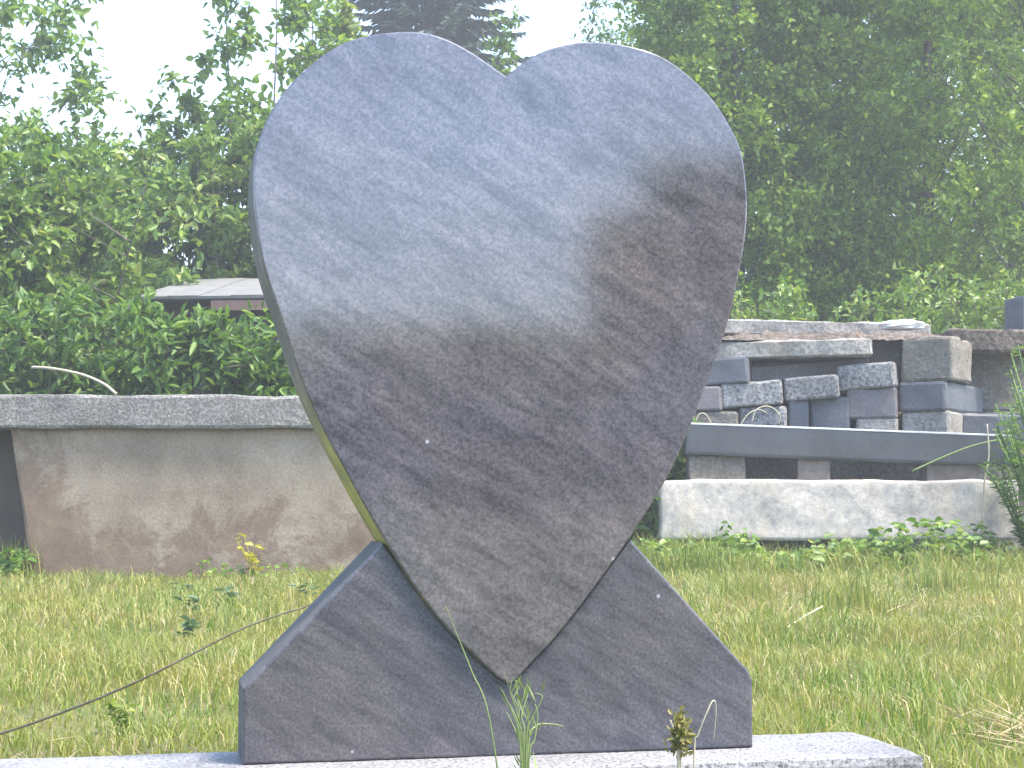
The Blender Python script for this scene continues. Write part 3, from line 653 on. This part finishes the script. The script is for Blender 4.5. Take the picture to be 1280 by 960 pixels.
def wood_edge(name, lab, pts, dens, matl):
    geo = Geo()
    for (x, y, h) in pts:                       # each tree a broad leafy column, branches down to the grass
        K = int(dens * h / 2.6); C = np.stack([x + rng.uniform(-.75, .75, K), y + rng.uniform(-.6, .6, K), .15 + (h - .35) * rng.uniform(0, 1, K) ** .75], 1)
        foliage(geo, None, C, np.full(K, .26), 7, 5, .15, .7, six=False, droop=.5, up=.0)
    tag(geo.build(name, matl), lab, 'wood', None, 'stuff')
wood_edge('field_edge_wood', 'line of trees across the open field opposite the gravestone', back, 135, G['dense'])

# ------------------------------------------------------------------ grass and small plants
def inside_plinth(x, y, m=0.0):
    rx, ry = x - O.x, y - O.y; u = rx * UX.x + ry * UX.y; v = -(rx * NO.x + ry * NO.y)
    return (u > u_l - m) & (u < u_r + m) & (v > y_f - m) & (v < y_b + m)
def noise2(x, y, s, o=0.0):
    return np.array([noise.noise(Vector((a * s, b * s, o))) for a, b in zip(x, y)])
def scatter(n, x0, x1, y0, y1, spread=True):
    x = rng.uniform(x0, x1, n); y = rng.uniform(y0, y1, n); k = ~inside_plinth(x, y, .0)
    if spread: k &= np.abs(x) < (.42 * np.maximum(y, 0) + 1.5)
    rx, ry = x - O.x, y - O.y; uu = rx * UX.x + ry * UX.y; vv = -(rx * NO.x + ry * NO.y)
    k &= ~((uu < -.32) & (vv > y_b - .02) & (vv < y_b + .20 + .05 * np.sin(uu * 23)) & (rng.uniform(0, 1, n) < .82))
    k &= ~((y > WY - .04) & (y < WY + .45) & (x < at(610, 600, WY).x) & (x > at(-420, 600, WY).x))
    return x[k], y[k]
def gzv(x, y): return np.array([gz(a, b) for a, b in zip(x, y)]) - .004
def sward(name, lab, n, x0, x1, y0, y1, hm, wm, m, hn=1.0, thr=None):
    x, y = scatter(n, x0, x1, y0, y1)
    v = noise2(x, y, 1.4, 4.0)
    if thr is not None: k = v + rng.normal(size=len(x)) * .12 > thr; x, y, v = x[k], y[k], v[k]
    P = np.stack([x, y, gzv(x, y)], 1); a = rng.uniform(0, 6.28, len(x)); Dv = np.stack([np.cos(a), np.sin(a), np.zeros_like(a)], 1)
    H = hm * rng.uniform(.4, 1.45, len(x)) * np.clip(1 + .55 * hn * v + .7 * noise2(x, y, 6.5, 1.7), .3, 2.2)
    front = y < O.y + .10 * (x - O.x)
    H = np.where(front, np.minimum(H, .055), H)
    g = Geo(); g.blades(P, Dv, H, wm * rng.uniform(.6, 1.4, len(x)), rng.uniform(.15, 1.0, len(x)))
    o = g.build(name, m); tag(o, lab, 'grass', None, 'stuff')
sward('grass', 'sunlit short green grass around the gravestone', 140000, -3.4, 3.4, 1.4, 6.2, .060, .0032, M['grass'], 1.5)
sward('grass', 'green grass stretching to the wall and stone pile', 170000, -7, 7, 6.0, 14, .072, .0052, M['grass'], 1.4)
sward('dry_grass', 'dry straw lying among the green grass', 85000, -5, 5, 2.2, 11, .055, .0034, M['straw'], thr=-.02)
sward('tall_grass', 'ragged taller grass before the foot of the pale block', 9000, at(780, 0, 10.4).x, at(1340, 0, 10.4).x, 9.7, 10.95, .15, .006, M['grass'], 1.6)
# straw lying along the back edge of the plinth
def straw_band(name, lab, n, f, h=.05):
    P = np.array([f() for _ in range(n)]); P[:, 2] = gzv(P[:, 0], P[:, 1]) + np.abs(rng.normal(size=n)) * h * .35
    a = rng.uniform(0, 6.28, n); D = np.stack([np.cos(a), np.sin(a), rng.uniform(-.15, .55, n)], 1); L = rng.uniform(.05, .17, n)
    g = Geo(); g.leaves4(P, D, unit(n), L, rng.uniform(.002, .0045, n), .3); tag(g.build(name, M['straw']), lab, 'dry grass', None, 'stuff')
def f1():
    u = rng.uniform(u_l - .2, -.36); v = y_b + abs(rng.normal()) * .13; p = O + UX * u - NO * v; return (p.x, p.y, 0)
straw_band('dry_grass_mat', 'brown matted dead grass along the back of the plinth', 6500, f1, .07)
hc = on_z(1290, 935, .0)
def f2(): return (hc.x + rng.normal() * .06, hc.y + rng.normal() * .10, 0)
straw_band('dead_grass_heap', 'small heap of dead grass beside the free plinth end', 420, f2, .05)
def f3(): return (rng.uniform(at(860, 0, 7).x, at(1290, 0, 7).x) , rng.uniform(6.2, 9.5), 0)
straw_band('scattered_straw', 'loose straw on the lawn in front of the stone pile', 1800, f3, .03)

# leafy ground cover in front of the pale block
def cover(name, lab, n, x0, x1, y0, y1, h, leaf, m):
    x = rng.uniform(x0, x1, n); y = rng.uniform(y0, y1, n); v = noise2(x, y, 2.6, 9)
    hh = h * np.clip(.5 + 1.5 * v, .12, 1.5); P = np.stack([x, y, gzv(x, y) + hh * rng.uniform(.1, 1, n)], 1)
    a = rng.uniform(0, 6.28, n); D = np.stack([np.cos(a), np.sin(a), rng.uniform(-.3, .4, n)], 1)
    L = leaf * rng.uniform(.6, 1.3, n); g = Geo(); g.leaves(P, D, norm(rng.normal(size=(n, 3)) * .4 + np.array([0, -.3, 1.])), L, L * .75)
    k = n // 6; st = P[:k].copy(); st[:, 2] = gzv(st[:, 0], st[:, 1]); g.blades(st, D[:k] * np.array([1, 1, 0]), hh[:k], np.full(k, .006), np.full(k, .3))
    tag(g.build(name, m), lab, 'ground cover', None, 'stuff')
cover('ground_ivy', 'low leafy ground cover creeping along the foot of the pale block', 4200, at(795, 0, 10.6).x, at(1330, 0, 10.6).x, 10.05, 11.05, .22, .062, G['shrub'])
cover('ground_weeds', 'dark green weeds in the dark recess of the wall', 900, wall.location.x + wall_x(-300), wall.location.x + wall_x(45), WY - .25, WY + .22, .28, .06, G['nettle'])
cover('wall_foot_weeds', 'small weeds along the foot of the concrete wall', 260, wall.location.x + wall_x(250), wall.location.x + wall_x(560), WY - .35, WY - .04, .10, .04, G['shrub'])

def leafy_weed(name, lab, pos, h, nst, leaf, wid, m, spread=.15, group=None, nl=9, cat='weed'):
    root = empty(name, pos); tag(root, lab, cat, group); st = Geo(); lv = Geo()
    for s in range(nst):
        a = rng.uniform(0, 6.28); e = np.array([math.cos(a) * spread, math.sin(a) * spread, h * rng.uniform(.6, 1)]); t = np.linspace(0, 1, 6)[:, None]
        pts = np.array([[0, 0, -.02]]) + e * t ** np.array([[1.6, 1.6, 1]]); st.tube(pts, .004 * (1 - .6 * t[:, 0]) * (h / .5 + .3), 4)
        tt = rng.uniform(.15, 1, nl)[:, None]; P = e * tt ** np.array([[1.6, 1.6, 1]]); b = rng.uniform(0, 6.28, nl)
        D = np.stack([np.cos(b), np.sin(b), rng.uniform(-.1, .7, nl)], 1); L = leaf * rng.uniform(.6, 1.2, nl)
        lv.leaves(P, D, np.tile([0, 0, 1.], (nl, 1)) + rng.normal(size=(nl, 3)) * .3, L, L * wid)
    st.build('stem', m, root); lv.build('leaves', m, root); return root
# tall weeds at the end of the pile
for i, (px, Y, h) in enumerate(((1284, 10.8, .8), (1300, 10.6, 1.15), (1314, 11.1, 1.45))):
    leafy_weed('tall_weed', ('tall feathery weed at the end of the dark beam', 'lower weed at the corner of the pale block', 'tallest weed beyond the end of the pile')[i], (at(px, 600, Y).x, Y, 0), h, 16, .065, .26, G['nettle'], .26, 'weeds at the pile end', 46)
G['bluish'] = leaf_mat('bluish_weed_leaves', [(0, (.07, .13, .08)), (1, (.12, .19, .11))], .3, .5)
for i, (px, py) in enumerate(((232, 742), (284, 762), (236, 772), (382, 752), (230, 800))):
    p = on_z(px, py, 0); leafy_weed('broad_leaf_weed', 'small bluish broad leaved weed standing in the lawn before the wall', (p.x, p.y, gz(p.x, p.y)), .085, 4, .055, .5, G['bluish'], .045, 'bluish lawn weeds', 4)
p = at(318, 712, WY - .22); leafy_weed('yellow_weed', 'weed with yellow tips at the foot of the concrete wall', (p.x, p.y, 0), .26, 6, .05, .6, leaf_mat('yellow_tips', [(0, (.30, .28, .03)), (1, (.45, .42, .06))], .3), .1, None, 6)
# tall grass tuft on the lawn
def tuft(name, lab, pos, n, h, w_, spread, m, group=None, bendmax=.6):
    P = np.array(pos) + np.stack([rng.normal(size=n) * spread, rng.normal(size=n) * spread, np.full(n, -.01)], 1); a = rng.uniform(0, 6.28, n)
    D = np.stack([np.cos(a), np.sin(a), 0 * a], 1); P -= np.array(pos); g = Geo(); g.blades(P, D, h * rng.uniform(.5, 1.1, n), w_ * rng.uniform(.7, 1.3, n), rng.uniform(.05, bendmax, n))
    o = g.build(name, m); o.location = pos; tag(o, lab, 'grass tuft', group, 'stuff'); return o
for i, (px, py, h) in enumerate(((1062, 772, .26), (1185, 742, .22), (930, 752, .18), (25, 722, .30))):
    q = on_z(px, py, 0); tuft('grass_tuft', ('tall green grass tuft before the middle of the pale block', 'grass tuft before the weedy end of the pale block', 'grass tuft before the heart-side end of the pale block', 'grass tuft at the open end of the wall')[i], (q.x, q.y, 0), 140, h, .006, .09, M['grass'], 'taller grass tufts')

# plants rising in front of the plinth
def wire(name, lab, pts, r, m, cat, k=6, group=None):
    P = [Vector(p) for p in catmull([tuple(p) for p in pts], 6)]
    g = Geo(); base = np.array(P[0]); arr = np.array(P) - base; n = len(arr)
    g.tube(arr, np.linspace(r[0], r[1], n), k); o = g.build(name, m); o.location = P[0]; tag(o, lab, cat, group); return o
M['green_stem'] = plain('green_stem', (.13, .20, .06), (.22, .27, .10), 30, .6)
M['dry_stem'] = plain('dry_stem', (.38, .33, .22), (.55, .50, .38), 30, .7)
M['twig'] = plain('dark_bramble_stem', (.06, .055, .03), (.13, .12, .07), 40, .7)
FY = O.y - .24
def fp(px, py, Y=None):
    p = at(px, py, Y or FY); return p
def stems_plant(name, lab, rootpx, tips, Y, r0, m, cat='weed', extra=None):
    rt = at(*rootpx, Y); rt = Vector((rt.x, rt.y, 0)); root = empty(name, tuple(rt)); tag(root, lab, cat)
    for path in tips:
        pts = [Vector((0, 0, -.01))] + [at(px, py, Y + dy) - rt for px, py, dy in path]
        P = np.array(catmull([tuple(p) for p in pts], 5)); g = Geo(); g.tube(P, np.linspace(r0, r0 * .35, len(P)), 5); g.build('stem', m, root)
    return root
hp = stems_plant('horsetail_weed', 'thin stemmed green weed rising before the tip of the heart', (657, 1000), [
    [(650, 930, 0), (640, 890, 0), (627, 862, -.01)], [(652, 930, .01), (646, 890, .01), (638, 865, .01), (640, 850, .01)],
    [(656, 925, 0), (652, 895, .01), (660, 868, .02)], [(658, 930, -.01), (664, 900, -.01), (678, 872, -.01), (668, 866, -.01)],
    [(660, 935, 0), (670, 908, .01), (688, 905, .02), (704, 908, .02)], [(655, 940, -.01), (648, 905, -.02), (637, 880, -.02)], [(659, 945, .01), (661, 910, .01), (656, 880, .0)], [(653, 945, .02), (645, 915, .02), (633, 890, .03)],
    [(661, 950, -.02), (668, 925, -.02), (672, 895, -.02), (669, 880, -.02)], [(652, 950, 0), (650, 905, .01), (645, 850, .02)]], FY, .0019, M['green_stem'])
g = Geo(); n = 70; yy = rng.uniform(.05, .26, n); ps_ = np.stack([rng.normal(size=n) * .012 + (yy - .15) * -.03, rng.normal(size=n) * .012, yy], 1); b = rng.uniform(0, 6.28, n)
g.leaves4(ps_, np.stack([np.cos(b) * .6, np.sin(b) * .6, np.ones(n)], 1), unit(n), rng.uniform(.015, .04, n), rng.uniform(.002, .004, n)); g.build('leaflets', leaf_mat('horsetail_leaflets', [(0, (.12, .19, .05)), (1, (.22, .28, .10))], .3), hp)
stems_plant('dry_bent_stem', 'pale dry stem bent over like a hook before the base stone', (866, 1000), [[(868, 935, 0), (872, 920, 0), (883, 892, 0), (891, 876, .005), (895, 882, .01), (894, 905, .015), (892, 925, .02)]], FY + .02, .0016, M['dry_stem'], 'dry stem')
stems_plant('grass_stalk', 'single long grass stalk leaning before the lower heart edge', (640, 1010), [[(612, 900, -.05), (590, 840, -.05), (572, 795, -.05), (557, 757, -.05)]], FY - .02, .0014, M['green_stem'], 'grass stalk')
# bud weed
bw = stems_plant('bud_weed', 'small weed with a ragged brownish green head before the base stone', (850, 1000), [[(848, 950, 0), (846, 925, 0), (838, 900, 0)], [(850, 950, .01), (850, 920, .01), (846, 903, .01)]], FY, .003, M['dry_stem'])
G['olive'] = leaf_mat('olive_leaves', [(0, (.13, .13, .03)), (.6, (.20, .19, .05)), (1, (.30, .26, .09))], .3)
rt = bw.location; g = Geo(); n = 150; hd = at(850, 922, FY) - rt; Pn = np.array(hd) + rng.normal(size=(n, 3)) * np.array([.007, .007, .015]); Dn = rng.normal(size=(n, 3)) + np.array([0, 0, .7])
g.leaves(Pn, Dn, unit(n), rng.uniform(.009, .019, n), rng.uniform(.004, .008, n)); g.build('leaves', G['olive'], bw)
q = at(835, 955, FY + .02); leafy_weed('low_weed', 'tiny leafy weed at the front edge of the plinth', (q.x, q.y, 0), .125, 5, .03, .5, G['olive'], .035, None, 6)
q = on_z(128, 935, 0); leafy_weed('plinth_weed', 'yellowish weed growing from the dead grass behind the plinth', (q.x, q.y + .18, 0), .09, 7, .028, .5, G['lime'], .03, None, 7)
# long bramble shoot behind the plinth
bp_ = [(-40, 925, 2.95), (0, 917, 3.0), (60, 897, 3.05), (130, 870, 3.1), (190, 843, 3.15), (245, 815, 3.22), (300, 787, 3.28), (350, 768, 3.34), (385, 757, 3.38), (430, 735, 3.42)]
pts = [at(*p) for p in bp_]; pts = [Vector((pts[0].x - .28, pts[0].y - .05, -.01)), Vector((pts[0].x - .12, pts[0].y - .02, pts[0].z - .04))] + pts
wire('bramble_shoot', 'long thin dark bramble shoot arching over the lawn behind the base', pts, (.0028, .0017), M['twig'], 'bramble', 6)
wire('bent_branch', 'white bent dead branch lying on the weeds behind the coping', [at(40, 459, 10.75), at(60, 460, 10.7), at(85, 464, 10.65), at(108, 470, 10.6), at(130, 480, 10.5), at(145, 492, 10.35)], (.010, .008), M['dry_stem'], 'branch', 6)
# dry curls and stems on the pile
for i, ps2 in enumerate(([(940, 528), (944, 514), (955, 508), (966, 510), (975, 520), (973, 530)], [(868, 530), (874, 518), (882, 518), (890, 530)], [(925, 532), (935, 518), (948, 512), (958, 516)])):
    wire('dry_grass_curl', ('large dry grass curl arching over the greenish speckled block', 'small dry grass curl on the low grey block next to the heart', 'dry grass curl leaning into the larger curl')[i], [at(a, b, QY - .03) for a, b in ps2], (.005, .003), M['dry_stem'], 'dry grass', 5, 'dry grass curls on the pile')
wire('dry_stalk', 'slanting dry stalk crossing the weedy end of the dark beam', [at(1140, 589, BY - .06), at(1180, 571, BY - .08), at(1220, 556, BY - .10), at(1262, 549, BY - .1), at(1290, 560, BY - .1)], (.007, .004), M['green_stem'], 'dry stalk', 5)
wire('dry_stalk', 'upright pale stalk standing before the end of the pale block', [at(1228, 700, PY - .08), at(1230, 610, PY - .08), at(1236, 570, PY - .08), at(1234, 530, PY - .06)], (.007, .004), M['dry_stem'], 'dry stalk', 5)
wire('dead_stick', 'short dead stick lying in the grass before the pale block', [on_z(983, 786, .02), on_z(1005, 771, .05), on_z(1028, 758, .08)], (.006, .004), M['dry_stem'], 'stick', 5)
q = at(1172, 697, PY - .12); wire('broken_stake', 'short pale broken stake leaning under the pale block', [Vector((q.x, q.y, -.01)), at(1176, 690, PY - .1), at(1183, 675, PY - .06)], (.03, .012), M['dry_stem'], 'stake', 6)

# ------------------------------------------------------------------ haze
def haze(density):
    bm = bmesh.new(); bmesh.ops.create_cube(bm, size=1); bmesh.ops.scale(bm, vec=(1840, 1840, 18.5), verts=bm.verts); bmesh.ops.translate(bm, vec=(0, 0, 8.25), verts=bm.verts)
    me = bpy.data.meshes.new('haze'); bm.to_mesh(me); bm.free()
    m = bpy.data.materials.new('pale_haze'); m.use_nodes = True; n = m.node_tree.nodes; n.remove(n['Principled BSDF'])
    v = n.new('ShaderNodeVolumePrincipled'); v.inputs['Color'].default_value = (.93, .97, 1, 1); v.inputs['Density'].default_value = density; v.inputs['Anisotropy'].default_value = .2
    m.node_tree.links.new(v.outputs[0], n['Material Output'].inputs['Volume'])
    o = link_mesh('haze', me, m); tag(o, 'thin pale haze, partly standing in for lens veil', None, None, 'stuff')
haze(.0055)  # added volume: thin air haze that also imitates veiling glare of the lens
